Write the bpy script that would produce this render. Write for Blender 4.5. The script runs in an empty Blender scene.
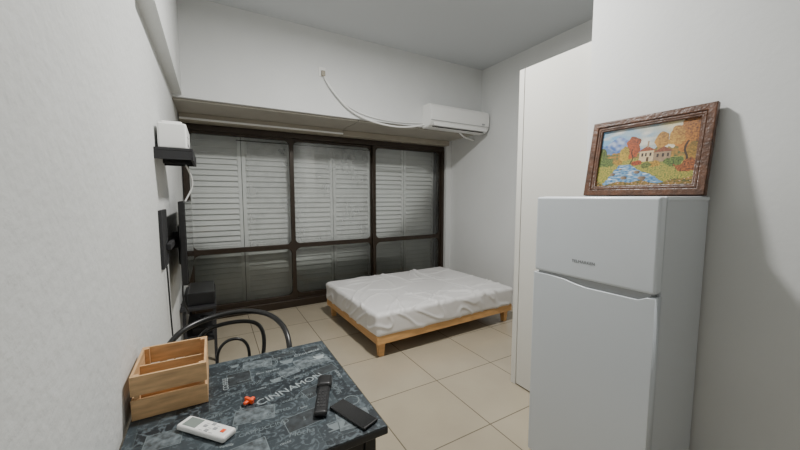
import bpy, bmesh, math, random
from mathutils import Vector, Matrix, noise, Euler
random.seed(4)
S = bpy.context.scene
COL = S.collection

# ---------------------------------------------------------------- materials
def mat(name, col, rough=0.5, metal=0.0, bump=0.0, bscale=50.0, var=0.0, vscale=3.0, spec=0.5, stretch=None, coat=0.0):
    m = bpy.data.materials.new(name); m.use_nodes = True
    nt = m.node_tree; b = nt.nodes['Principled BSDF']
    b.inputs['Base Color'].default_value = (*col, 1)
    b.inputs['Roughness'].default_value = rough
    b.inputs['Metallic'].default_value = metal
    b.inputs['Specular IOR Level'].default_value = spec
    b.inputs['Coat Weight'].default_value = coat
    b.inputs['Coat Roughness'].default_value = 0.15
    tc = nt.nodes.new('ShaderNodeTexCoord')
    src = tc.outputs['Object']
    if stretch:
        mp = nt.nodes.new('ShaderNodeMapping'); mp.inputs['Scale'].default_value = stretch
        nt.links.new(src, mp.inputs['Vector']); src = mp.outputs['Vector']
    if var > 0:
        n = nt.nodes.new('ShaderNodeTexNoise'); n.inputs['Scale'].default_value = vscale
        n.inputs['Detail'].default_value = 5
        nt.links.new(src, n.inputs['Vector'])
        r = nt.nodes.new('ShaderNodeValToRGB')
        r.color_ramp.elements[0].position = 0.3; r.color_ramp.elements[1].position = 0.7
        r.color_ramp.elements[0].color = (*[c*(1-var) for c in col], 1)
        r.color_ramp.elements[1].color = (*[min(1, c*(1+var)) for c in col], 1)
        nt.links.new(n.outputs['Fac'], r.inputs['Fac'])
        nt.links.new(r.outputs['Color'], b.inputs['Base Color'])
    if bump > 0:
        n2 = nt.nodes.new('ShaderNodeTexNoise'); n2.inputs['Scale'].default_value = bscale
        n2.inputs['Detail'].default_value = 4
        nt.links.new(src, n2.inputs['Vector'])
        bp = nt.nodes.new('ShaderNodeBump'); bp.inputs['Strength'].default_value = bump
        bp.inputs['Distance'].default_value = 0.01
        nt.links.new(n2.outputs['Fac'], bp.inputs['Height'])
        nt.links.new(bp.outputs['Normal'], b.inputs['Normal'])
    return m

M_wallL = mat('plaster_rough', (0.67,0.68,0.67), 0.75, bump=0.40, bscale=28, var=0.03)
M_wall = mat('plaster_white', (0.71,0.72,0.715), 0.65, bump=0.08, bscale=40, var=0.02)
M_ceil = mat('ceiling_paint', (0.61,0.635,0.66), 0.7, bump=0.05, bscale=30)
M_panel = mat('panel_white', (0.64,0.63,0.585), 0.4)
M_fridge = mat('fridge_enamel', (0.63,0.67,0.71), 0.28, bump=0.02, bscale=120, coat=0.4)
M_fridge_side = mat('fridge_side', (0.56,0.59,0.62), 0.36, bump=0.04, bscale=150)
M_dark = mat('dark_plastic', (0.012,0.012,0.013), 0.35)
M_black = mat('black_paint', (0.010,0.010,0.010), 0.32)
M_blackmatte = mat('black_matte', (0.02,0.02,0.022), 0.7)
M_frame = mat('window_frame_brown', (0.032,0.021,0.013), 0.4, metal=0.2)
M_shut = mat('shutter_paint', (0.86,0.86,0.85), 0.6, var=0.04)
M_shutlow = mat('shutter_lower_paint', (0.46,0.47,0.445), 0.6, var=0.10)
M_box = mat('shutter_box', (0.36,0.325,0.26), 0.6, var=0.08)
M_soffit_shade = mat('soffit_shade_tone', (0.38,0.355,0.305), 0.6, var=0.06)  # dim beige carries the shade under the beam as colour
M_white = mat('white_plastic', (0.84,0.84,0.82), 0.35)
M_grey = mat('grey_plastic', (0.35,0.36,0.37), 0.4)
M_sheet = mat('sheet', (0.74,0.725,0.715), 0.40, bump=0.25, bscale=5, stretch=(1,2.6,1), coat=0.3)
M_pine = mat('pine', (0.68,0.38,0.15), 0.5, var=0.15, vscale=6, stretch=(1,8,8))
M_pine2 = mat('pine_y', (0.60,0.33,0.13), 0.5, var=0.15, vscale=6, stretch=(8,1,8))
M_crate = mat('crate_wood', (0.60,0.38,0.19), 0.6, var=0.22, vscale=5, stretch=(2,14,14))
M_crate2 = mat('crate_wood_side', (0.58,0.36,0.18), 0.6, var=0.22, vscale=5, stretch=(14,2,14))
M_frameart = mat('walnut_frame', (0.085,0.036,0.018), 0.38, var=0.4, vscale=25, bump=0.35, bscale=60)
M_gold = mat('gilt', (0.50,0.34,0.14), 0.35, metal=0.5)
M_orange = mat('orange_plastic', (0.90,0.10,0.02), 0.4)
M_lcd = mat('lcd', (0.23,0.27,0.25), 0.2)
M_ink = mat('print_ink', (0.15,0.18,0.19), 0.45)
M_ink2 = mat('print_ink_pale', (0.29,0.33,0.34), 0.45)
M_patch = mat('print_photo_patch', (0.095,0.115,0.125), 0.45, var=0.85, vscale=42)
M_patch2 = mat('print_photo_dark', (0.022,0.028,0.032), 0.45, var=0.9, vscale=34)
M_tabletop_edge = mat('table_edge', (0.02,0.02,0.022), 0.4)
M_screen = mat('screen', (0.006,0.006,0.007), 0.12)
M_caption = mat('print_text', (0.12,0.13,0.14), 0.5)

def emit(name, col, s):
    m = bpy.data.materials.new(name); m.use_nodes = True
    b = m.node_tree.nodes['Principled BSDF']
    b.inputs['Emission Color'].default_value = (*col,1); b.inputs['Emission Strength'].default_value = s
    return m

def floor_mat():
    m = bpy.data.materials.new('floor_tiles'); m.use_nodes = True
    nt = m.node_tree; b = nt.nodes['Principled BSDF']
    tc = nt.nodes.new('ShaderNodeTexCoord'); mp = nt.nodes.new('ShaderNodeMapping')
    mp.inputs['Location'].default_value = (0.10, 0.16, 0)
    br = nt.nodes.new('ShaderNodeTexBrick'); br.offset = 0.0; br.squash = 1.0
    br.inputs['Scale'].default_value = 1.0
    br.inputs['Brick Width'].default_value = 0.6; br.inputs['Row Height'].default_value = 0.6
    br.inputs['Mortar Size'].default_value = 0.004; br.inputs['Mortar Smooth'].default_value = 0.15
    br.inputs['Color1'].default_value = (0.48,0.415,0.31,1); br.inputs['Color2'].default_value = (0.445,0.385,0.285,1)
    br.inputs['Mortar'].default_value = (0.18,0.15,0.105,1)
    n = nt.nodes.new('ShaderNodeTexNoise'); n.inputs['Scale'].default_value = 2.2; n.inputs['Detail'].default_value = 8
    mx = nt.nodes.new('ShaderNodeMix'); mx.data_type='RGBA'; mx.blend_type='MULTIPLY'; mx.inputs[0].default_value=0.3
    nt.links.new(tc.outputs['Object'], mp.inputs['Vector']); nt.links.new(mp.outputs['Vector'], br.inputs['Vector'])
    nt.links.new(tc.outputs['Object'], n.inputs['Vector'])
    nt.links.new(br.outputs['Color'], mx.inputs[6]); nt.links.new(n.outputs['Fac'], mx.inputs[7])
    nt.links.new(mx.outputs[2], b.inputs['Base Color'])
    b.inputs['Roughness'].default_value = 0.22
    bp = nt.nodes.new('ShaderNodeBump'); bp.inputs['Strength'].default_value=0.3; bp.inputs['Distance'].default_value=0.004; bp.invert=True
    nt.links.new(br.outputs['Fac'], bp.inputs['Height']); nt.links.new(bp.outputs['Normal'], b.inputs['Normal'])
    return m
M_floor = floor_mat()

def glass_mat():
    m = bpy.data.materials.new('window_glass'); m.use_nodes = True
    nt = m.node_tree; nt.nodes.clear()
    o = nt.nodes.new('ShaderNodeOutputMaterial'); mx = nt.nodes.new('ShaderNodeMixShader')
    t = nt.nodes.new('ShaderNodeBsdfTransparent'); t.inputs['Color'].default_value=(0.96,0.97,0.965,1)
    g = nt.nodes.new('ShaderNodeBsdfGlossy'); g.inputs['Roughness'].default_value=0.05
    f = nt.nodes.new('ShaderNodeFresnel'); f.inputs['IOR'].default_value=1.45
    nt.links.new(f.outputs[0], mx.inputs[0]); nt.links.new(t.outputs[0], mx.inputs[1]); nt.links.new(g.outputs[0], mx.inputs[2])
    nt.links.new(mx.outputs[0], o.inputs[0]); return m
M_glass = glass_mat()
def lace_mat():
    m = bpy.data.materials.new('lace_curtain'); m.use_nodes = True
    nt = m.node_tree; nt.nodes.clear()
    o = nt.nodes.new('ShaderNodeOutputMaterial'); mx = nt.nodes.new('ShaderNodeMixShader')
    t = nt.nodes.new('ShaderNodeBsdfTransparent'); d = nt.nodes.new('ShaderNodeBsdfDiffuse')
    d.inputs['Color'].default_value=(0.80,0.80,0.80,1)
    tc = nt.nodes.new('ShaderNodeTexCoord'); n = nt.nodes.new('ShaderNodeTexNoise'); n.inputs['Scale'].default_value=5
    n.inputs['Detail'].default_value=4
    r = nt.nodes.new('ShaderNodeValToRGB'); r.color_ramp.elements[0].position=0.4; r.color_ramp.elements[1].position=0.65
    r.color_ramp.elements[0].color=(0.18,0.18,0.18,1); r.color_ramp.elements[1].color=(0.32,0.32,0.32,1)
    nt.links.new(tc.outputs['Object'], n.inputs['Vector']); nt.links.new(n.outputs['Fac'], r.inputs['Fac'])
    nt.links.new(r.outputs['Color'], mx.inputs[0]); nt.links.new(t.outputs[0], mx.inputs[1]); nt.links.new(d.outputs[0], mx.inputs[2])
    nt.links.new(mx.outputs[0], o.inputs[0]); return m
M_lace = lace_mat()

def tabletop_mat():
    m = bpy.data.materials.new('tabletop_print'); m.use_nodes = True
    nt = m.node_tree; b = nt.nodes['Principled BSDF']
    tc = nt.nodes.new('ShaderNodeTexCoord')
    v = nt.nodes.new('ShaderNodeTexBrick'); v.offset=0.37; v.offset_frequency=2; v.squash=0.6; v.squash_frequency=2
    v.inputs['Scale'].default_value=1; v.inputs['Brick Width'].default_value=0.17; v.inputs['Row Height'].default_value=0.085
    v.inputs['Mortar Size'].default_value=0.001
    v.inputs['Color1'].default_value=(0.012,0.017,0.022,1); v.inputs['Color2'].default_value=(0.040,0.053,0.062,1)
    v.inputs['Mortar'].default_value=(0.06,0.08,0.085,1)
    n = nt.nodes.new('ShaderNodeTexNoise'); n.inputs['Scale'].default_value=34; n.inputs['Detail'].default_value=8
    n.inputs['Distortion'].default_value=1.8
    r = nt.nodes.new('ShaderNodeValToRGB'); e=r.color_ramp.elements
    e[0].position=0.52; e[0].color=(0,0,0,1); e[1].position=0.62; e[1].color=(0.9,0.9,0.9,1)
    mx = nt.nodes.new('ShaderNodeMix'); mx.data_type='RGBA'
    mx.inputs[7].default_value=(0.10,0.125,0.14,1)
    nt.links.new(tc.outputs['Object'], v.inputs['Vector']); nt.links.new(tc.outputs['Object'], n.inputs['Vector'])
    nt.links.new(n.outputs['Fac'], r.inputs['Fac']); nt.links.new(r.outputs['Color'], mx.inputs[0])
    nt.links.new(v.outputs['Color'], mx.inputs[6]); nt.links.new(mx.outputs[2], b.inputs['Base Color'])
    b.inputs['Roughness'].default_value=0.33
    return m
M_top = tabletop_mat()

# ---------------------------------------------------------------- helpers
def add(name, me, m=None):
    o = bpy.data.objects.new(name, me); COL.objects.link(o)
    if m: me.materials.append(m)
    return o

def box(name, x0,x1,y0,y1,z0,z1, m, bevel=0.0, seg=2):
    bm = bmesh.new(); bmesh.ops.create_cube(bm, size=1)
    c = Vector(((x0+x1)/2,(y0+y1)/2,(z0+z1)/2))
    for v in bm.verts:
        v.co = Vector((v.co.x*(x1-x0), v.co.y*(y1-y0), v.co.z*(z1-z0)))
    if bevel > 0:
        bmesh.ops.bevel(bm, geom=bm.edges[:], offset=bevel, segments=seg, affect='EDGES', profile=0.5)
    me = bpy.data.meshes.new(name); bm.to_mesh(me); bm.free()
    o = add(name, me, m); o.location = c
    if bevel > 0:
        for p in me.polygons: p.use_smooth = True
        md = o.modifiers.new('wn','WEIGHTED_NORMAL'); md.keep_sharp=False
    return o

def tube(name, pts, r, m, cyclic=False, res=8, smooth=True, taper=None):
    cu = bpy.data.curves.new(name,'CURVE'); cu.dimensions='3D'; cu.bevel_depth=r; cu.bevel_resolution=4
    cu.resolution_u=res; cu.use_fill_caps=True
    if smooth:
        sp = cu.splines.new('NURBS'); sp.points.add(len(pts)-1)
        for i,p in enumerate(pts): sp.points[i].co=(*p,1)
        sp.order_u=min(4,len(pts)); sp.use_endpoint_u=not cyclic; sp.use_cyclic_u=cyclic
    else:
        sp = cu.splines.new('POLY'); sp.points.add(len(pts)-1)
        for i,p in enumerate(pts): sp.points[i].co=(*p,1)
        sp.use_cyclic_u=cyclic
    o = bpy.data.objects.new(name, cu); COL.objects.link(o)
    me = bpy.data.meshes.new_from_object(o.evaluated_get(bpy.context.evaluated_depsgraph_get()))
    bpy.data.objects.remove(o)
    for p in me.polygons: p.use_smooth=True
    return add(name, me, m)

def rrect(x0,x1,y0,y1,r,n=6):
    pts=[]
    for cx,cy,a0 in ((x1-r,y1-r,0),(x0+r,y1-r,90),(x0+r,y0+r,180),(x1-r,y0+r,270)):
        for i in range(n+1):
            a=math.radians(a0+90*i/n); pts.append((cx+r*math.cos(a), cy+r*math.sin(a)))
    return pts

def plate(name, loops, half, m, bev=0.0):
    cu = bpy.data.curves.new(name,'CURVE'); cu.dimensions='2D'; cu.fill_mode='BOTH'; cu.extrude=half
    cu.bevel_depth=bev; cu.bevel_resolution=1
    for lp in loops:
        sp=cu.splines.new('POLY'); sp.points.add(len(lp)-1)
        for i,p in enumerate(lp): sp.points[i].co=(p[0],p[1],0,1)
        sp.use_cyclic_u=True
    o = bpy.data.objects.new(name, cu); COL.objects.link(o)
    me = bpy.data.meshes.new_from_object(o.evaluated_get(bpy.context.evaluated_depsgraph_get()))
    bpy.data.objects.remove(o)
    return add(name, me, m)

def text(name, s, size, m, ext=0.0002, align='CENTER', shear=0):
    cu = bpy.data.curves.new(name,'FONT'); cu.body=s; cu.size=size; cu.extrude=ext; cu.align_x=align; cu.align_y='CENTER'; cu.shear=shear
    o = bpy.data.objects.new(name, cu); COL.objects.link(o)
    me = bpy.data.meshes.new_from_object(o.evaluated_get(bpy.context.evaluated_depsgraph_get()))
    bpy.data.objects.remove(o)
    return add(name, me, m)

def group(name, kids, matrix=None, rotz=0):
    e = bpy.data.objects.new(name, None); COL.objects.link(e); e.empty_display_size=0.1
    bpy.context.view_layer.update()
    if matrix is None:
        lo=Vector((1e9,)*3); hi=-lo
        for k in kids:
            for c in k.bound_box:
                w=k.matrix_basis @ Vector(c)
                for i in range(3): lo[i]=min(lo[i],w[i]); hi[i]=max(hi[i],w[i])
        c=Vector(((lo.x+hi.x)/2,(lo.y+hi.y)/2,lo.z)); e.location=c
        for k in kids:
            k.location = k.location - c; k.parent=e
        e.rotation_euler=(0,0,rotz)
    else:
        for k in kids: k.parent=e
        e.matrix_world=matrix
    return e

# ---------------------------------------------------------------- room
XL=-0.28; XR=3.57; YB=4.92; YU=3.80; YF=-1.6; ZC=3.37; ZU=2.44
XN=2.00; YN=1.21
box('floor', XL-0.15,XR+0.15,YF-0.15,YB+0.15,-0.1,0, M_floor)
box('ceiling', XL-0.15,XR+0.15,YF-0.15,YU+0.2,ZC,ZC+0.1, M_ceil)
box('wall_left', XL-0.15,XL,YF,YB,0,ZC, M_wallL)
box('wall_right', XR,XR+0.15,YN,YB,0,ZC, M_wall)
box('wall_right_near', XN,XR+0.15,YF,YN,0,ZC, M_wall)
box('wall_behind', XL-0.15,XR+0.15,YF-0.15,YF,0,ZC, M_wall)
box('wall_back_upper', XL,XR,YU,YB+0.15,ZU,ZC, M_wall)
box('wall_back_outer', XL-0.15,XR+0.15,YB,YB+0.15,0,ZU, M_blackmatte)
box('wall_back_pier', 3.47,XR,4.5,YB,0,ZU, M_wall)
box('trim_beam_left', XL,-0.20,2.08,YU,2.46,ZC, M_wallL)

# ---------------------------------------------------------------- window
YW=4.60
WX0,WX1=XL+0.01,3.46; WZ0,WZ1=0.0,2.34
k=[]
k.append(box('sill_track', WX0,WX1,YW-0.06,YW+0.12,0.0,0.10,M_frame,0.006))
k.append(box('head_track', WX0,WX1,YW-0.05,YW+0.12,2.27,WZ1,M_frame,0.006))
k.append(box('jamb_1', WX0,WX0+0.05,YW-0.05,YW+0.12,0.10,2.27,M_frame,0.004))
k.append(box('jamb_2', WX1-0.05,WX1,YW-0.05,YW+0.12,0.10,2.27,M_frame,0.004))
xs=[-0.24,0.956,2.16,3.42]
for i in range(3):
    a=xs[i]-0.02; b=xs[i+1]+0.02; y=YW+(0.0 if i%2==0 else 0.045)
    w=0.048
    outer=[(a,0.10),(b,0.10),(b,2.28),(a,2.28)]
    lo=rrect(a+w,b-w,0.16,0.805,0.08); up=rrect(a+w,b-w,0.86,2.245,0.07)
    s=plate('sash_%d'%(i+1),[outer,lo,up],0.018,M_frame,0.003)
    s.rotation_euler=(math.pi/2,0,0); s.location=(0,y,0); k.append(s)
    k.append(box('glass_%d'%(i+1),a+w-0.01,b-w+0.01,y-0.002,y+0.002,0.15,2.25,M_glass))
k.append(box('latch',0.93,0.955,YW-0.045,YW-0.02,1.10,1.22,M_frame,0.004))
group('window_1',k)

def louvers(name, x0,x1,z0,z1,y,m,rails):
    bm=bmesh.new()
    def bx(c,sz,rot=0):
        r=bmesh.ops.create_cube(bm,size=1)
        R=Matrix.Rotation(rot,3,'X')
        for v in r['verts']:
            v.co=R@Vector((v.co.x*sz[0],v.co.y*sz[1],v.co.z*sz[2]))+Vector(c)
    st=0.04
    bx(((x0+st/2),y,(z0+z1)/2),(st,0.035,z1-z0)); bx(((x1-st/2),y,(z0+z1)/2),(st,0.035,z1-z0))
    for z in rails: bx(((x0+x1)/2,y,z),(x1-x0-2*st,0.03,0.06))
    z=z0+0.06
    while z<z1-0.04:
        bx(((x0+x1)/2,y,z),(x1-x0-2*st,0.008,0.080),math.radians(-25)); z+=0.070
    me=bpy.data.meshes.new(name); bm.to_mesh(me); bm.free()
    return add(name,me,m)
k=[]
n=6; wleaf=(3.40+0.25)/n
for i in range(n):
    a=-0.25+i*wleaf+0.004; b=-0.25+(i+1)*wleaf-0.004
    k.append(louvers('leaf_upper_%d'%(i+1),a,b,0.84,2.335,YW+0.19,M_shut,(0.87,1.58,2.305)))
    k.append(louvers('leaf_lower_%d'%(i+1),a,b,0.0,0.836,YW+0.19,M_shutlow,(0.03,0.806)))
group('louvered_shutters',k)

def curtain(name,x0,x1,z0,z1,y):
    bm=bmesh.new(); nx,nz=120,24; g=[]
    for j in range(nz+1):
        row=[]
        for i in range(nx+1):
            x=x0+(x1-x0)*i/nx; z=z0+(z1-z0)*j/nz
            yy=y+0.010*math.sin(x*52+0.6*math.sin(z*2))+0.005*noise.noise(Vector((x*8,0,z*3)))
            row.append(bm.verts.new((x,yy,z)))
        g.append(row)
    for j in range(nz):
        for i in range(nx): bm.faces.new((g[j][i],g[j][i+1],g[j+1][i+1],g[j+1][i]))
    me=bpy.data.meshes.new(name); bm.to_mesh(me); bm.free()
    for p in me.polygons: p.use_smooth=True
    return add(name,me,M_lace)
k=[curtain('panel_1',0.42,0.93,0.84,2.21,YW+0.115),curtain('panel_2',1.0,2.12,0.84,2.21,YW+0.120),curtain('swag',1.0,2.12,2.02,2.21,YW+0.098)]
k.append(tube('rod',[(0.30,YW+0.112,2.215),(2.14,YW+0.112,2.215)],0.006,M_frame,smooth=False))
group('lace_curtain',k)

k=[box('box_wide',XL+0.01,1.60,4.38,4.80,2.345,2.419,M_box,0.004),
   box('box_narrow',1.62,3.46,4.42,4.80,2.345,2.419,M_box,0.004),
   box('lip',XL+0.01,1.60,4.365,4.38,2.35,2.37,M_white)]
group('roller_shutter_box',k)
k=[box('shade_board_1',XL+0.002,1.60,3.84,4.80,2.420,ZU-0.001,M_soffit_shade,0.002),box('shade_board_2',1.61,3.46,3.84,4.80,2.420,ZU-0.001,M_soffit_shade,0.002)]  # thin boards added below the white soffit, coloured to imitate its shade
group('trim_soffit_shade',k)

# ---------------------------------------------------------------- wardrobe panel
k=[box('carcass',2.085,2.62,YN+0.004,1.775,0.0,2.45,M_panel),
   box('door_leaf',2.062,2.083,YN+0.006,1.740,0.012,2.45,M_panel,0.002),
   box('edge_strip',2.060,2.083,1.744,1.79,0.0,2.45,M_panel,0.003)]
group('tall_wardrobe',k)

# ---------------------------------------------------------------- bed
bx0,bx1,by0,by1=1.25,3.08,2.68,4.06
k=[]
k.append(box('rail_1',bx0,bx1,by0,by0+0.03,0.135,0.215,M_pine,0.004))
k.append(box('rail_2',bx0,bx1,by1-0.03,by1,0.135,0.215,M_pine,0.004))
k.append(box('rail_3',bx0,bx0+0.03,by0+0.03,by1-0.03,0.135,0.215,M_pine2,0.004))
k.append(box('rail_4',bx1-0.03,bx1,by0+0.03,by1-0.03,0.135,0.215,M_pine2,0.004))
i=0
x=bx0+0.08
while x<bx1-0.12:
    i+=1; k.append(box('slat_%d'%i,x,x+0.07,by0+0.03,by1-0.03,0.19,0.21,M_pine2)); x+=0.14
def leg(name,x,y):
    bm=bmesh.new(); r=bmesh.ops.create_cone(bm,cap_ends=True,segments=4,radius1=0.034,radius2=0.05,depth=0.17)
    bmesh.ops.rotate(bm,verts=bm.verts,cent=(0,0,0),matrix=Matrix.Rotation(math.pi/4,3,'Z'))
    me=bpy.data.meshes.new(name); bm.to_mesh(me); bm.free(); o=add(name,me,M_pine); o.location=(x,y,0.085); return o
for j,(x,y) in enumerate(((bx0+0.065,by0+0.065),(bx1-0.065,by0+0.065),(bx0+0.065,by1-0.065),(bx1-0.065,by1-0.065))):
    k.append(leg('leg_%d'%(j+1),x,y))
def mattress():
    bm=bmesh.new()
    x0,x1,y0,y1,z0,z1=bx0-0.015,bx1+0.0,by0-0.015,by1+0.0,0.205,0.432
    nx,ny,nz=220,165,22
    rc=random.Random(21); folds=[]
    cxy=Vector(((x0+x1)/2,(y0+y1)/2))
    for _ in range(34):
        a=Vector((rc.uniform(x0,x1),rc.choice((y0,y1)))) if rc.random()<0.6 else Vector((rc.choice((x0,x1)),rc.uniform(y0,y1)))
        d=(cxy-a).normalized(); ang=rc.uniform(-0.7,0.7)
        d=Vector((d.x*math.cos(ang)-d.y*math.sin(ang),d.x*math.sin(ang)+d.y*math.cos(ang)))
        folds.append((a,d,rc.uniform(0.25,0.9),rc.uniform(0.009,0.018),rc.uniform(0.007,0.014)))
    for _ in range(20):
        a=Vector((rc.uniform(x0+.1,x1-.3),rc.uniform(y0+.1,y1-.1))); ang=rc.uniform(-0.5,0.5)
        folds.append((a,Vector((math.cos(ang),math.sin(ang))),rc.uniform(0.2,0.6),rc.uniform(0.009,0.016),rc.uniform(0.005,0.010)))
    def crease(x,y):
        s=0
        for a,d,L,w,h in folds:
            px,py=x-a.x,y-a.y
            t=px*d.x+py*d.y
            if t<-0.05 or t>L: continue
            q=-px*d.y+py*d.x+0.02*math.sin(t*9+a.x*7)
            e=q/w
            if abs(e)<3:
                fade=min(1,(L-t)/(0.6*L))*min(1,(t+0.05)/0.05)
                s+=h*fade*math.exp(-e*e)
        return min(s,0.022)
    def rr(p):
        c=Vector(((x0+x1)/2,(y0+y1)/2,(z0+z1)/2)); h=Vector(((x1-x0)/2,(y1-y0)/2,(z1-z0)/2)); r=0.040
        q=p-c; inn=Vector([max(-(h[i]-r),min(h[i]-r,q[i])) for i in range(3)])
        d=q-inn
        if d.length>1e-6: d=d.normalized()*r
        q=inn+d
        P=c+q; N=d.normalized() if d.length>0 else Vector((0,0,1))
        s4=noise.noise(Vector((P.x*1.6, P.y*1.6, 3.3)))
        s3=noise.noise(Vector((P.x*4, P.y*4, P.z*3)))
        s6=abs(noise.noise(Vector((P.x*6.0+P.y*6.0+P.z*5, P.z*4-P.x, 2.1))))
        top=max(0,N.z)
        w=top*(crease(P.x,P.y)+0.008*s4)+(1-top)*(0.008*s3+0.010*max(0,1-s6*4)**2)
        return P+N*w
    def face(o,u,v,nu,nv):
        g=[[bm.verts.new(rr(o+u*(i/nu)+v*(j/nv))) for i in range(nu+1)] for j in range(nv+1)]
        for j in range(nv):
            for i in range(nu): bm.faces.new((g[j][i],g[j][i+1],g[j+1][i+1],g[j+1][i]))
    X=Vector((x1-x0,0,0)); Y=Vector((0,y1-y0,0)); Z=Vector((0,0,z1-z0)); o=Vector((x0,y0,z0))
    face(o+Z,X,Y,nx,ny); face(o,Y,X,ny,nx); face(o,X,Z,nx,nz); face(o+Y,Z,X,nz,nx); face(o,Z,Y,nz,ny); face(o+X,Y,Z,ny,nz)
    bmesh.ops.remove_doubles(bm,verts=bm.verts,dist=0.001)
    bmesh.ops.recalc_face_normals(bm,faces=bm.faces)
    me=bpy.data.meshes.new('mattress'); bm.to_mesh(me); bm.free()
    for p in me.polygons: p.use_smooth=True
    return add('mattress_with_sheet',me,M_sheet)
k.append(mattress())
group('bed',k,rotz=math.radians(2.0))

# ---------------------------------------------------------------- fridge
fx0,fx1,fy0,fy1,fh=1.50,1.965,0.605,1.166,1.503
k=[]
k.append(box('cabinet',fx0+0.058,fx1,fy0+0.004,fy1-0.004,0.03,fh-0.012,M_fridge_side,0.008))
k.append(box('top_cap',fx0+0.05,fx1,fy0,fy1,fh-0.022,fh,M_fridge,0.008))
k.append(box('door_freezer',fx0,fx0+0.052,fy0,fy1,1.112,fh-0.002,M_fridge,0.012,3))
def lower_door():
    z1=1.098; pts=[(fy0,0.09),(fy1,0.09),(fy1,z1)]
    ys=[fy1-0.10,fy1-0.17,fy1-0.22,fy1-0.28,fy0+0.06,fy0+0.03]
    zs=[z1,z1-0.004,z1-0.014,z1-0.022,z1-0.020,z1-0.004]
    pts+=list(zip(ys,zs)); pts.append((fy0,z1))
    p=plate('door_fridge',[pts],0.024,M_fridge,0.002)
    p.matrix_basis=Matrix(((0,0,1,fx0+0.026),(1,0,0,0),(0,1,0,0),(0,0,0,1)))
    return p
k.append(lower_door())
k.append(box('gasket',fx0+0.045,fx0+0.060,fy0+0.012,fy1-0.012,0.10,fh-0.02,M_grey))
k.append(box('grip_recess',fx0+0.012,fx0+0.05,fy0+0.02,fy1-0.02,1.070,1.112,M_grey))
k.append(box('kick_plate',fx0+0.05,fx0+0.07,fy0+0.01,fy1-0.01,0.03,0.09,M_grey))
for j,(x,y) in enumerate(((fx0+0.1,fy0+0.05),(fx0+0.1,fy1-0.05),(fx1-0.05,fy0+0.05),(fx1-0.05,fy1-0.05))):
    k.append(box('foot_%d'%(j+1),x-0.02,x+0.02,y-0.02,y+0.02,0,0.035,M_dark,0.004))
t=text('badge_text','TELMARKEN',0.020,M_caption); t.matrix_basis=Matrix(((0,0,-1,fx0-0.0008),(-1,0,0,0.900),(0,1,0,1.195),(0,0,0,1)))
k.append(t)
group('refrigerator',k)

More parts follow.
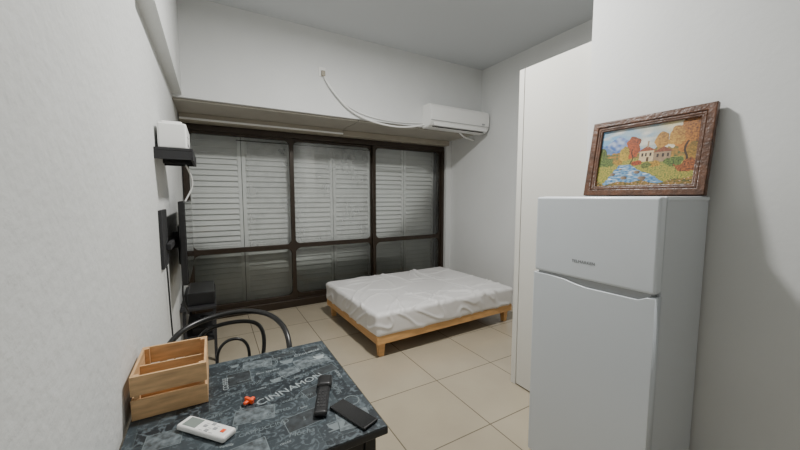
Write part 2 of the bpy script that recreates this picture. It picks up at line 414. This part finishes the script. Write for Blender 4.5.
# ---------------------------------------------------------------- framed painting
def painting(w,h):
    nx,ny=300,205
    def pick(u,v):
        N=lambda a,b,c=0: noise.noise(Vector((u*a,v*b,c)))
        f=0.5+0.5*N(26,20,2); g=min(1,max(0,0.5+0.9*N(70,55,5))); q=min(1,max(0,0.5+1.0*N(38,32,15)))
        L=lambda a,b,t: Vector(a).lerp(Vector(b),max(0,min(1,t)))
        c=L((0.20,0.42,0.64),(0.74,0.62,0.34),u*1.1+0.5*N(6,8)-0.1)
        c=c.lerp(Vector((0.80,0.76,0.66)),max(0,N(7,14,21))*1.4)
        if v<0.88-1.0*abs(u-0.22)+0.05*N(12,2) : c=L((0.05,0.14,0.42),(0.45,0.52,0.68),0.45+1.3*N(20,14,3))
        if v<0.74-0.8*abs(u-0.02)+0.05*N(12,2,5) : c=L((0.04,0.11,0.32),(0.20,0.32,0.50),f)
        if v<0.58+0.08*N(7,1,3)+0.05*N(25,9): c=L((0.50,0.24,0.03),(0.08,0.12,0.04),q)
        if v<0.45+0.03*N(6,1,8): c=L((0.56,0.42,0.07),(0.12,0.20,0.04),g)
        for (a,b,ra,rb,c1,c2) in ((0.92,0.74,0.15,0.25,(0.62,0.24,0.03),(0.10,0.03,0.01)),(0.79,0.74,0.08,0.14,(0.70,0.40,0.06),(0.26,0.10,0.02)),
                                  (0.66,0.72,0.07,0.12,(0.66,0.34,0.05),(0.22,0.10,0.02)),
                                  (0.38,0.64,0.075,0.18,(0.60,0.12,0.02),(0.13,0.03,0.01)),(0.30,0.56,0.055,0.12,(0.70,0.44,0.05),(0.18,0.15,0.02)),(0.97,0.50,0.09,0.16,(0.45,0.24,0.03),(0.06,0.05,0.01)),
                                  (0.04,0.54,0.07,0.13,(0.22,0.28,0.05),(0.03,0.05,0.01))):
            if ((u-a)/ra)**2+((v-b)/rb)**2+0.7*N(16,14,a*10)<1:
                t=0.55*g+0.45*q+0.5*((a-u)/ra-(v-b)/rb)*-0.4; c=L(c1,c2,t)
        if abs(u-0.385-0.01*math.sin(v*30))<0.006 and 0.36<v<0.62: c=Vector((0.04,0.02,0.01))
        if abs(u-0.89-0.015*math.sin(v*20))<0.010 and 0.34<v<0.66: c=Vector((0.05,0.025,0.01))
        if 0.46<u<0.60 and 0.40<v<0.575: c=Vector((0.78,0.60,0.34))*(0.7+0.4*f)
        if 0.60<=u<0.76 and 0.38<v<0.54: c=Vector((0.38,0.26,0.15))*(0.65+0.5*f)
        if 0.44<u<0.62 and 0.565<v<0.565+0.10*min(1,(0.62-u)*9,(u-0.44)*9): c=Vector((0.32,0.08,0.03))*(0.6+0.7*g)
        if 0.59<u<0.785 and 0.53<v<0.53+0.095*min(1,(0.785-u)*9,(u-0.59)*9): c=Vector((0.24,0.07,0.03))*(0.6+0.8*g)
        if 0.525<u<0.545 and 0.62<v<0.72: c=Vector((0.4,0.26,0.15))*(0.8+0.3*f)
        for wx,wy in ((0.49,0.51),(0.525,0.51),(0.57,0.51),(0.64,0.48),(0.69,0.48),(0.735,0.48)):
            if abs(u-wx)<0.010 and abs(v-wy)<0.028: c=Vector((0.04,0.025,0.02))
        if abs(u-0.545)<0.013 and 0.40<v<0.47: c=Vector((0.08,0.04,0.015))
        for (a,b,ra,c1,c2) in ((0.44,0.39,0.050,(0.55,0.08,0.02),(0.12,0.04,0.01)),(0.79,0.37,0.08,(0.18,0.26,0.05),(0.03,0.05,0.01)),(0.62,0.355,0.06,(0.68,0.38,0.04),(0.18,0.11,0.02)),
                               (0.11,0.43,0.09,(0.18,0.26,0.05),(0.04,0.06,0.02)),(0.93,0.30,0.11,(0.50,0.14,0.03),(0.08,0.03,0.01)),(0.24,0.42,0.05,(0.60,0.34,0.04),(0.16,0.11,0.02)),(0.54,0.34,0.05,(0.22,0.26,0.05),(0.04,0.05,0.01))):
            if ((u-a)/ra)**2+((v-b)/(ra*0.85))**2+0.8*N(26,22,a*7)<1: c=L(c1,c2,g)
        rc=0.32+0.35*(0.36-v)+0.03*N(3,9,1); rw=0.05+0.85*(0.38-v)
        if v<0.37 and abs(u-rc)<rw+0.02*N(30,30,3):
            c=L((0.04,0.17,0.38),(0.24,0.42,0.58),q); foam=N(14,55,6)
            if foam>0.22: c=c.lerp(Vector((0.80,0.85,0.88)),min(1,(foam-0.22)*4))
        for (a,b,ra) in ((0.20,0.22,0.03),(0.33,0.16,0.035),(0.46,0.24,0.03),(0.28,0.30,0.018),(0.52,0.14,0.04)):
            if ((u-a)/ra)**2+((v-b)/(ra*0.8))**2+0.5*N(30,30,a)<1: c=L((0.38,0.26,0.16),(0.07,0.045,0.03),0.5+(u-a)/ra*0.5+0.3*N(60,60))
        if v<0.07+0.08*N(5,1,11)+0.24*max(0,u-0.60)+0.30*max(0,0.12-u)*2: 
            c=L((0.06,0.08,0.02),(0.40,0.22,0.04),q)
            if N(60,55,31)>0.40: c=Vector((0.75,0.42,0.26))
        return c*(0.9+0.15*N(110,90,8))*0.80
    bm=bmesh.new(); cl=bm.loops.layers.float_color.new('paint')
    g=[[bm.verts.new((-w/2+w*i/nx,h*j/ny,0)) for i in range(nx+1)] for j in range(ny+1)]
    for j in range(ny):
        for i in range(nx):
            f=bm.faces.new((g[j][i],g[j][i+1],g[j+1][i+1],g[j+1][i]))
            c=pick((i+.5)/nx,(j+.5)/ny)
            for l in f.loops: l[cl]=(*[max(0,x) for x in c],1)
    me=bpy.data.meshes.new('canvas'); bm.to_mesh(me); bm.free()
    m=bpy.data.materials.new('oil_paint'); m.use_nodes=True; nt=m.node_tree
    at=nt.nodes.new('ShaderNodeVertexColor'); at.layer_name='paint'
    nt.links.new(at.outputs['Color'],nt.nodes['Principled BSDF'].inputs['Base Color'])
    nt.nodes['Principled BSDF'].inputs['Roughness'].default_value=0.4
    return add('canvas',me,m)
W,H,fw=0.545,0.42,0.050
k=[]
cv=painting(W-2*fw+0.01,H-2*fw+0.01); cv.location=(0,fw-0.005,0.012); k.append(cv)
def rim(name,o,i,h,half,m,z,bev=0.004):
    a=[(-W/2+o,o),(W/2-o,o),(W/2-o,H-o),(-W/2+o,H-o)]; b=[(-W/2+i,i),(W/2-i,i),(W/2-i,H-i),(-W/2+i,H-i)]
    p=plate(name,[a,b],half,m,bev); p.location=(0,0,z); return p
k.append(rim('frame_outer',0.004,0.028,0,0.012,M_frameart,0.016))
k.append(rim('frame_body',0.020,fw,0,0.008,M_frameart,0.012))
k.append(rim('frame_bead',0.036,0.042,0,0.002,M_frameart,0.022,0.003))
k.append(rim('gilt_slip',fw-0.005,fw+0.001,0,0.001,M_gold,0.019,0.002))
bk=plate('backing',[[(-W/2+0.01,0.01),(W/2-0.01,0.01),(W/2-0.01,H-0.01),(-W/2+0.01,H-0.01)]],0.001,M_blackmatte); bk.location=(0,0,0.004); k.append(bk)
th=math.radians(10.5); s,c=math.sin(th),math.cos(th)
group('framed_landscape_painting',k,Matrix(((0,s,-c,1.912),(-1,0,0,0.875),(0,c,s,fh+0.001),(0,0,0,1))))

# ---------------------------------------------------------------- air conditioner
k=[]
ax0,ax1=2.51,3.53
def ac_body():
    prof=[(3.80,2.72),(3.66,2.72),(3.615,2.71),(3.595,2.68),(3.585,2.57),(3.595,2.49),(3.625,2.445),(3.68,2.42),(3.80,2.42)]
    bm=bmesh.new(); A=[bm.verts.new((ax0,y,z)) for y,z in prof]; B=[bm.verts.new((ax1,y,z)) for y,z in prof]
    n=len(prof)
    for i in range(n): bm.faces.new((A[i],A[(i+1)%n],B[(i+1)%n],B[i]))
    bm.faces.new(A[::-1]); bm.faces.new(B)
    bmesh.ops.recalc_face_normals(bm,faces=bm.faces)
    bmesh.ops.bevel(bm,geom=bm.edges[:],offset=0.006,segments=2,affect='EDGES')
    me=bpy.data.meshes.new('housing'); bm.to_mesh(me); bm.free(); return add('housing',me,M_white)
k.append(ac_body())
v=box('vent_slot',ax0+0.06,ax1-0.06,-0.002,0.002,-0.022,0.022,M_blackmatte); v.rotation_euler=(math.radians(-57),0,0); v.location=((ax0+ax1)/2,3.652,2.432); k.append(v)
v=box('flap',ax0+0.05,ax1-0.05,-0.003,0.003,-0.03,0.03,M_white,0.002); v.rotation_euler=(math.radians(-20),0,0); v.location=((ax0+ax1)/2,3.598,2.460); k.append(v)
k.append(box('seam',ax0+0.004,ax1-0.004,3.583,3.600,2.498,2.502,M_grey))
for i in range(7): k.append(box('intake_%d'%(i+1),ax0+0.05,ax1-0.05,3.66+i*0.018,3.668+i*0.018,2.719,2.722,M_grey))
k.append(box('badge',3.39,3.44,3.580,3.586,2.52,2.535,M_grey))
k.append(tube('supply_cord',[(1.17,3.785,2.86),(1.20,3.77,2.78),(1.34,3.77,2.62),(1.52,3.77,2.48),(1.80,3.77,2.41),(2.15,3.77,2.385),(2.38,3.75,2.42),(2.52,3.75,2.47)],0.011,M_white))
k.append(tube('signal_cord',[(1.19,3.79,2.86),(1.26,3.785,2.72),(1.45,3.785,2.52),(1.9,3.785,2.45),(2.3,3.785,2.46),(2.52,3.78,2.49)],0.005,M_white))
k.append(tube('drain_hose',[(3.10,3.75,2.43),(3.16,3.76,2.38),(3.3,3.80,2.35),(3.42,3.9,2.38),(3.56,3.95,2.37)],0.012,M_white))
group('air_conditioner',k)
k=[box('plate',1.11,1.19,3.79,3.80,2.86,2.96,M_white,0.003),box('plug',1.135,1.18,3.765,3.79,2.86,2.92,M_box,0.006)]
group('wall_socket',k)
k=[box('plate',3.558,3.57,2.93,3.01,2.26,2.34,M_white,0.003),box('rocker',3.553,3.559,2.95,2.99,2.275,2.325,M_grey,0.002)]
group('light_switch',k)

# ---------------------------------------------------------------- wall shelf with router, tv
zs=1.775
k=[box('shelf_board',XL,-0.085,2.40,2.92,zs,zs+0.018,M_blackmatte,0.003),
   box('shelf_lip',-0.10,-0.085,2.40,2.92,zs-0.05,zs,M_blackmatte,0.003),
   box('bracket_1',XL,-0.12,2.47,2.50,zs-0.04,zs,M_blackmatte),
   box('bracket_2',XL,-0.12,2.82,2.85,zs-0.04,zs,M_blackmatte),
   box('end_1',XL,-0.085,2.40,2.412,zs-0.05,zs,M_blackmatte),
   box('end_2',XL,-0.085,2.908,2.92,zs-0.05,zs,M_blackmatte)]
group('wall_shelf',k)
k=[box('case',-0.265,-0.115,2.46,2.82,zs+0.019,zs+0.175,M_white,0.012,3),box('front_strip',-0.117,-0.113,2.50,2.78,zs+0.05,zs+0.065,M_grey,0.001),box('top_unit',-0.25,-0.14,2.52,2.74,zs+0.175,zs+0.195,M_white,0.006)]
for i in range(4): k.append(box('led_%d'%(i+1),-0.116,-0.1125,2.52+i*0.03,2.528+i*0.03,zs+0.10,zs+0.106,M_grey))
group('wifi_router',k)
tx,ty=-0.185,3.20
k=[box('panel',tx-0.02,tx+0.02,ty-0.44,ty+0.44,0.87,1.47,M_dark,0.008),box('screen',tx+0.0195,tx+0.022,ty-0.43,ty+0.43,0.888,1.458,M_screen),
   box('rear_bulge',tx-0.045,tx-0.018,ty-0.25,ty+0.25,0.99,1.29,M_dark,0.01)]
k+=[box('wall_plate',XL,-0.262,2.42,2.68,1.06,1.42,M_blackmatte,0.003),
   box('arm',-0.262,-0.235,2.55,2.98,1.16,1.20,M_blackmatte,0.004),
   box('arm_end',-0.262,-0.225,2.95,3.0,1.12,1.24,M_blackmatte,0.004)]
k.append(tube('aerial_cable',[(-0.15,2.87,1.73),(-0.11,2.95,1.64),(-0.12,2.98,1.55),(-0.17,2.97,1.48),(-0.19,2.96,1.42)],0.006,M_white))
k.append(tube('power_lead',[(-0.265,2.55,1.06),(-0.262,2.56,0.9),(-0.268,2.62,0.7),(-0.262,2.66,0.45),(-0.265,2.75,0.1)],0.005,M_blackmatte))
k.append(tube('signal_lead',[(-0.20,2.80,0.90),(-0.22,2.82,0.75),(-0.17,2.95,0.60),(-0.20,3.1,0.55),(-0.25,3.2,0.62)],0.006,M_blackmatte))
group('television',k)
k=[box('top',XL+0.005,0.0,3.35,4.2,0.50,0.525,M_blackmatte,0.003),box('shelf',XL+0.02,-0.02,3.38,4.17,0.2,0.22,M_blackmatte,0.003)]
for j,(x,y) in enumerate(((XL+0.02,3.37),(-0.03,3.37),(XL+0.02,4.16),(-0.03,4.16))): k.append(box('leg_%d'%(j+1),x,x+0.025,y,y+0.025,0,0.5,M_blackmatte))
group('media_stand',k)
k=[box('body',-0.22,-0.01,3.42,3.88,0.526,0.64,M_dark,0.008),box('front',-0.0105,-0.007,3.45,3.85,0.545,0.62,M_screen)]
group('set_top_box',k)
k=[box('body',-0.20,-0.04,3.50,3.75,0.221,0.29,M_dark,0.006),box('front',-0.0405,-0.037,3.52,3.73,0.235,0.275,M_screen)]
k.append(tube('coiled_lead',[(-0.12,3.90,0.228),(-0.05,3.93,0.228),(-0.06,4.02,0.230),(-0.15,4.03,0.232),(-0.17,3.93,0.234),(-0.09,3.89,0.236),(-0.05,3.97,0.238),(-0.12,4.04,0.24),(-0.20,3.98,0.24),(-0.15,3.74,0.25)],0.006,M_blackmatte))
group('dvd_player',k)

# ---------------------------------------------------------------- table
tx0,tx1,ty0,ty1,tz=XL+0.012,0.475,0.91,1.66,0.75
k=[]
k.append(box('top_core',tx0,tx1,ty0,ty1,tz-0.028,tz-0.002,M_tabletop_edge,0.004))
k.append(box('top_laminate',tx0+0.003,tx1-0.003,ty0+0.003,ty1-0.003,tz-0.004,tz,M_top))
for j,(x,y) in enumerate(((tx0+0.03,ty0+0.03),(tx1-0.07,ty0+0.03),(tx0+0.03,ty1-0.07),(tx1-0.07,ty1-0.07))):
    k.append(box('leg_%d'%(j+1),x,x+0.04,y,y+0.04,0,tz-0.028,M_black,0.004))
k.append(box('apron_1',tx0+0.07,tx1-0.07,ty0+0.04,ty0+0.06,tz-0.09,tz-0.028,M_black))
k.append(box('apron_2',tx0+0.07,tx1-0.07,ty1-0.06,ty1-0.04,tz-0.09,tz-0.028,M_black))
k.append(box('apron_3',tx1-0.06,tx1-0.04,ty0+0.07,ty1-0.07,tz-0.09,tz-0.028,M_black))
rp=random.Random(11)
pi=0
for (x,y,w_,h_,a,mm) in ((0.37,1.47,0.15,0.09,8,M_patch),(0.15,1.56,0.12,0.07,-6,M_patch),(0.33,1.23,0.11,0.07,14,M_patch2),(0.10,1.19,0.13,0.08,-10,M_patch),
                        (0.24,1.08,0.12,0.08,6,M_patch2),(0.40,1.36,0.10,0.06,12,M_patch2),(0.07,1.47,0.09,0.10,0,M_patch2),(0.26,1.42,0.08,0.06,16,M_patch),
                        (0.41,1.59,0.09,0.06,0,M_patch2),(0.05,1.01,0.14,0.09,5,M_patch),(-0.16,1.20,0.10,0.08,-4,M_patch),(0.39,1.00,0.11,0.09,-8,M_patch),(0.27,1.59,0.10,0.05,4,M_patch2)):
    pi+=1; p=plate('photo_patch_%d'%pi,[[(-w_/2,-h_/2),(w_/2,-h_/2),(w_/2,h_/2),(-w_/2,h_/2)],[(-w_/2+0.002,-h_/2+0.002),(w_/2-0.002,-h_/2+0.002),(w_/2-0.002,h_/2-0.002),(-w_/2+0.002,h_/2-0.002)]],0.00005,M_ink)
    p.location=(x,y,tz+0.00025); p.rotation_euler=(0,0,math.radians(a)); k.append(p)
    p=plate('photo_fill_%d'%pi,[[(-w_/2,-h_/2),(w_/2,-h_/2),(w_/2,h_/2),(-w_/2,h_/2)]],0.00005,mm)
    p.location=(x,y,tz+0.0001); p.rotation_euler=(0,0,math.radians(a)); k.append(p)
words=[('CINNAMON',0.050,0.245,1.29,18,M_ink2),('ESPRESSO',0.020,0.29,1.36,16,M_ink),('coffee shop',0.024,0.25,1.215,0,M_ink),
 ('Chocolate',0.030,0.37,1.56,8,M_ink2),('Caffe Latte',0.022,0.12,1.62,0,M_ink),('VANILLA',0.020,0.05,1.545,0,M_ink),
 ('CAPPUCCINO',0.024,0.12,1.10,0,M_ink),('Mocha',0.030,0.22,1.02,-8,M_ink),('SUGAR',0.024,0.40,1.20,90,M_ink),
 ('ARABICA',0.020,0.40,1.42,0,M_ink),('Tea & Cake',0.026,-0.06,1.25,0,M_ink),('MENU',0.03,-0.15,1.08,0,M_ink),
 ('fresh',0.026,0.33,1.14,0,M_ink),('COFFEE',0.028,0.02,1.45,90,M_ink2),('Bon appetit',0.020,0.18,1.47,0,M_ink2),('Since 1920',0.018,0.40,1.02,0,M_ink),
 ('ROASTED',0.020,0.17,1.165,0,M_ink),('No. 5',0.026,-0.16,1.02,0,M_ink),('CREAM',0.02,0.44,1.30,90,M_ink2),('Delicious',0.020,0.05,1.36,0,M_ink),
 ('BAKERY',0.018,0.44,1.59,90,M_ink),('milk',0.026,0.13,1.40,20,M_ink),('THE BEST',0.014,0.30,1.60,0,M_ink),('est. 1887',0.014,0.30,1.42,0,M_ink),('HOT DRINKS',0.014,0.20,1.44,0,M_ink)]
for i in range(36):
    words.append((rp.choice(['coffee','sugar','cream','espresso','vanilla','cacao','latte','menu']),rp.uniform(0.009,0.016),rp.uniform(0.0,0.43),rp.uniform(0.95,1.62),rp.choice([0,0,90,16,-10]),rp.choice([M_ink,M_ink,M_ink2])))
for i,(s_,sz,x,y,r,m) in enumerate(words):
    t=text('print_%d'%(i+1),s_,sz,m,0.0001,shear=0.2 if not s_.isupper() else 0); t.location=(x,y,tz+0.0003); t.rotation_euler=(0,0,math.radians(r)); k.append(t)
def ring(x,y,r,w,m,name):
    p=plate(name,[[(x+r*math.cos(a*math.pi/16),y+r*math.sin(a*math.pi/16)) for a in range(32)],[(x+(r-w)*math.cos(a*math.pi/16),y+(r-w)*math.sin(a*math.pi/16)) for a in range(32)]],0.0001,m)
    p.location.z=tz+0.0002; return p
def cup(x,y,s_,m,name):
    pts=[(-1,0.6),(1,0.6),(0.9,-0.1),(0.55,-0.6),(1.2,-0.65),(1.1,-0.8),(-1.1,-0.8),(-1.2,-0.65),(-0.55,-0.6),(-0.9,-0.1)]
    hole=[(-0.8,0.5),(0.8,0.5),(0.75,0.35),(-0.75,0.35)]
    p=plate(name,[[(x+a*s_,y+b*s_) for a,b in pts],[(x+a*s_,y+b*s_) for a,b in hole]],0.0001,m); p.location.z=tz+0.0002; return p
k+= [ring(0.20,1.54,0.035,0.004,M_ink,'stamp_1'),ring(0.20,1.54,0.026,0.002,M_ink,'stamp_2'),ring(0.42,1.10,0.03,0.004,M_ink,'stamp_3'),ring(-0.06,1.03,0.04,0.005,M_ink,'stamp_4'),
     cup(0.27,1.52,0.03,M_ink,'cup_1'),cup(0.02,1.14,0.025,M_ink,'cup_2'),cup(0.41,1.49,0.025,M_ink2,'cup_3'),cup(0.20,1.38,0.022,M_ink,'cup_4'),cup(0.33,1.00,0.03,M_ink,'cup_5'),cup(0.06,1.59,0.018,M_ink,'cup_6')]
group('dining_table',k)

# ---------------------------------------------------------------- wooden crate
cx0,cx1,cy0,cy1=-0.262,-0.04,1.35,1.61; z0=tz+0.001
k=[]
for j,(x,y) in enumerate(((cx0+0.009,cy0+0.009),(cx1-0.024,cy0+0.009),(cx0+0.009,cy1-0.024),(cx1-0.024,cy1-0.024))):
    k.append(box('post_%d'%(j+1),x,x+0.015,y,y+0.015,z0,z0+0.15,M_crate2))
for nme,(a,b) in (('lower',(0.0,0.070)),('upper',(0.084,0.152))):
    k.append(box('front_'+nme,cx0,cx1,cy0,cy0+0.009,z0+a,z0+b,M_crate,0.0015))
    k.append(box('rear_'+nme,cx0,cx1,cy1-0.009,cy1,z0+a,z0+b,M_crate,0.0015))
    k.append(box('left_'+nme,cx0,cx0+0.009,cy0+0.009,cy1-0.009,z0+a,z0+b,M_crate2,0.0015))
    k.append(box('right_'+nme,cx1-0.009,cx1,cy0+0.009,cy1-0.009,z0+a,z0+b,M_crate2,0.0015))
k.append(box('base',cx0+0.009,cx1-0.009,cy0+0.009,cy1-0.009,z0+0.002,z0+0.010,M_crate))
k.append(box('divider',cx0+0.009,cx1-0.009,(cy0+cy1)/2,(cy0+cy1)/2+0.007,z0+0.01,z0+0.13,M_crate))
group('wooden_crate',k)

# ---------------------------------------------------------------- things on the table
def flat(ax,ay,bx,by,z):
    d=Vector((bx-ax,by-ay,0)); a=math.atan2(d.y,d.x)
    return Matrix.Translation(((ax+bx)/2,(ay+by)/2,z))@Matrix.Rotation(a,4,'Z'), d.length
T,L=flat(-0.11,1.245,0.020,1.10,tz+0.0015)
k=[box('shell',-L/2,L/2,-0.027,0.027,0,0.020,M_white,0.008,4),box('display',-L/2+0.018,-L/2+0.072,-0.019,0.019,0.0198,0.0208,M_lcd,0.0004)]
for i in range(3):
    for j in range(3):
        k.append(box('button_%d'%(i*3+j+1),-0.008+i*0.020,0.006+i*0.020,-0.020+j*0.015,-0.010+j*0.015,0.0195,0.0215,M_grey if (i+j)%2 else M_white,0.001))
k.append(box('power_button',L/2-0.034,L/2-0.020,-0.007,0.007,0.0195,0.022,M_orange,0.001))
group('air_conditioner_remote',k,T)
T,L=flat(0.375,1.27,0.29,1.055,tz+0.0015)
k=[box('shell',-L/2,L/2,-0.023,0.023,0.0,0.022,M_dark,0.010,4),box('head',-L/2,-L/2+0.075,-0.028,0.028,0.002,0.032,M_dark,0.013,4)]
for i in range(6):
    for j in range(3):
        k.append(box('key_%d'%(i*3+j+1),-0.015+i*0.018,-0.005+i*0.018,-0.015+j*0.011,-0.008+j*0.011,0.0215,0.0235,M_blackmatte,0.001))
group('tv_remote',k,T)
T,L=flat(0.362,1.10,0.425,0.935,tz+0.0015)
k=[box('slab',-L/2,L/2,-0.032,0.032,0,0.009,M_dark,0.003),box('glass',-L/2+0.004,L/2-0.004,-0.029,0.029,0.0088,0.0094,M_screen)]
group('mobile_phone',k,T)
k=[box('grip',-0.022,0.022,-0.007,0.007,0,0.012,M_orange,0.004,3),box('stem',-0.006,0.006,-0.02,0.02,0,0.018,M_orange,0.004,3),box('clip',-0.028,-0.016,-0.009,0.009,0,0.005,M_dark,0.001)]
group('orange_lighter_cap',k,Matrix.Translation((0.09,1.27,tz+0.001))@Matrix.Rotation(0.6,4,'Z'))

# ---------------------------------------------------------------- bentwood chair
cxm,cym=0.07,1.93
k=[]
r=0.015
k.append(tube('arm_hoop',[(-0.17,1.76,0.455),(-0.21,1.73,0.60),(-0.23,1.76,0.72),(-0.225,1.95,0.765),(-0.15,2.12,0.795),(0.08,2.18,0.82),(0.26,2.12,0.805),(0.33,1.97,0.77),(0.345,1.82,0.72),(0.33,1.75,0.60),(0.28,1.78,0.455)],r,M_black,res=12))
k.append(tube('back_loop',[(-0.07,2.08,0.455),(-0.11,2.13,0.58),(-0.11,2.15,0.71),(-0.02,2.16,0.75),(0.08,2.165,0.755),(0.18,2.15,0.75),(0.25,2.12,0.71),(0.25,2.10,0.58),(0.21,2.07,0.455)],0.012,M_black,res=12))
k.append(tube('inner_loop',[(0.0,2.10,0.455),(-0.02,2.13,0.56),(0.01,2.15,0.64),(0.08,2.155,0.66),(0.15,2.145,0.64),(0.17,2.12,0.56),(0.15,2.09,0.455)],0.009,M_black,res=12))
circ=lambda R,z,n=16:[(cxm+R*1.05*math.cos(2*math.pi*i/n),cym+R*math.sin(2*math.pi*i/n),z) for i in range(n)]
k.append(tube('seat_ring',circ(0.225,0.445),0.017,M_black,cyclic=True))
bm=bmesh.new(); bmesh.ops.create_cone(bm,cap_ends=True,segments=40,radius1=0.20,radius2=0.20,depth=0.012)
for v in bm.verts:
    v.co.x*=1.05
me=bpy.data.meshes.new('seat'); bm.to_mesh(me); bm.free(); st=add('seat',me,M_black); st.location=(cxm,cym,0.452); k.append(st)
for j,(sx,sy) in enumerate(((-1,-1),(1,-1),(-1,1),(1,1))):
    k.append(tube('leg_%d'%(j+1),[(cxm+sx*0.16,cym+sy*0.15,0.44),(cxm+sx*0.18,cym+sy*0.17,0.22),(cxm+sx*0.215,cym+sy*0.21,0.0)],0.014,M_black))
k.append(tube('stretcher_ring',circ(0.18,0.24),0.008,M_black,cyclic=True))
group('bentwood_armchair',k)

# ---------------------------------------------------------------- lamp
M_em=emit('lamp_diffuser',(1.0,0.98,0.94),6.0)
lx,ly=1.15,1.85
k=[box('base_plate',lx-0.17,lx+0.17,ly-0.17,ly+0.17,ZC-0.03,ZC,M_white,0.006),box('diffuser',lx-0.15,lx+0.15,ly-0.15,ly+0.15,ZC-0.08,ZC-0.03,M_em,0.02,3)]
group('ceiling_lamp',k)
ld=bpy.data.lights.new('ceiling_light','AREA'); ld.shape='DISK'; ld.size=0.24; ld.energy=92; ld.color=(1.0,0.99,0.955)
lo=bpy.data.objects.new('ceiling_light',ld); COL.objects.link(lo); lo.location=(lx,ly,ZC-0.09)

w=bpy.data.worlds.new('World'); S.world=w; w.use_nodes=True
w.node_tree.nodes['Background'].inputs[0].default_value=(0.02,0.025,0.035,1); w.node_tree.nodes['Background'].inputs[1].default_value=0.3

# ---------------------------------------------------------------- camera
cd=bpy.data.cameras.new('camera'); cd.sensor_width=36; cd.lens=36*330/800; cd.clip_start=0.02
co=bpy.data.objects.new('camera',cd); COL.objects.link(co); co.location=(0,0,1.5)
co.rotation_euler=(math.radians(90-4.85),0,math.radians(-29.7)); S.camera=co
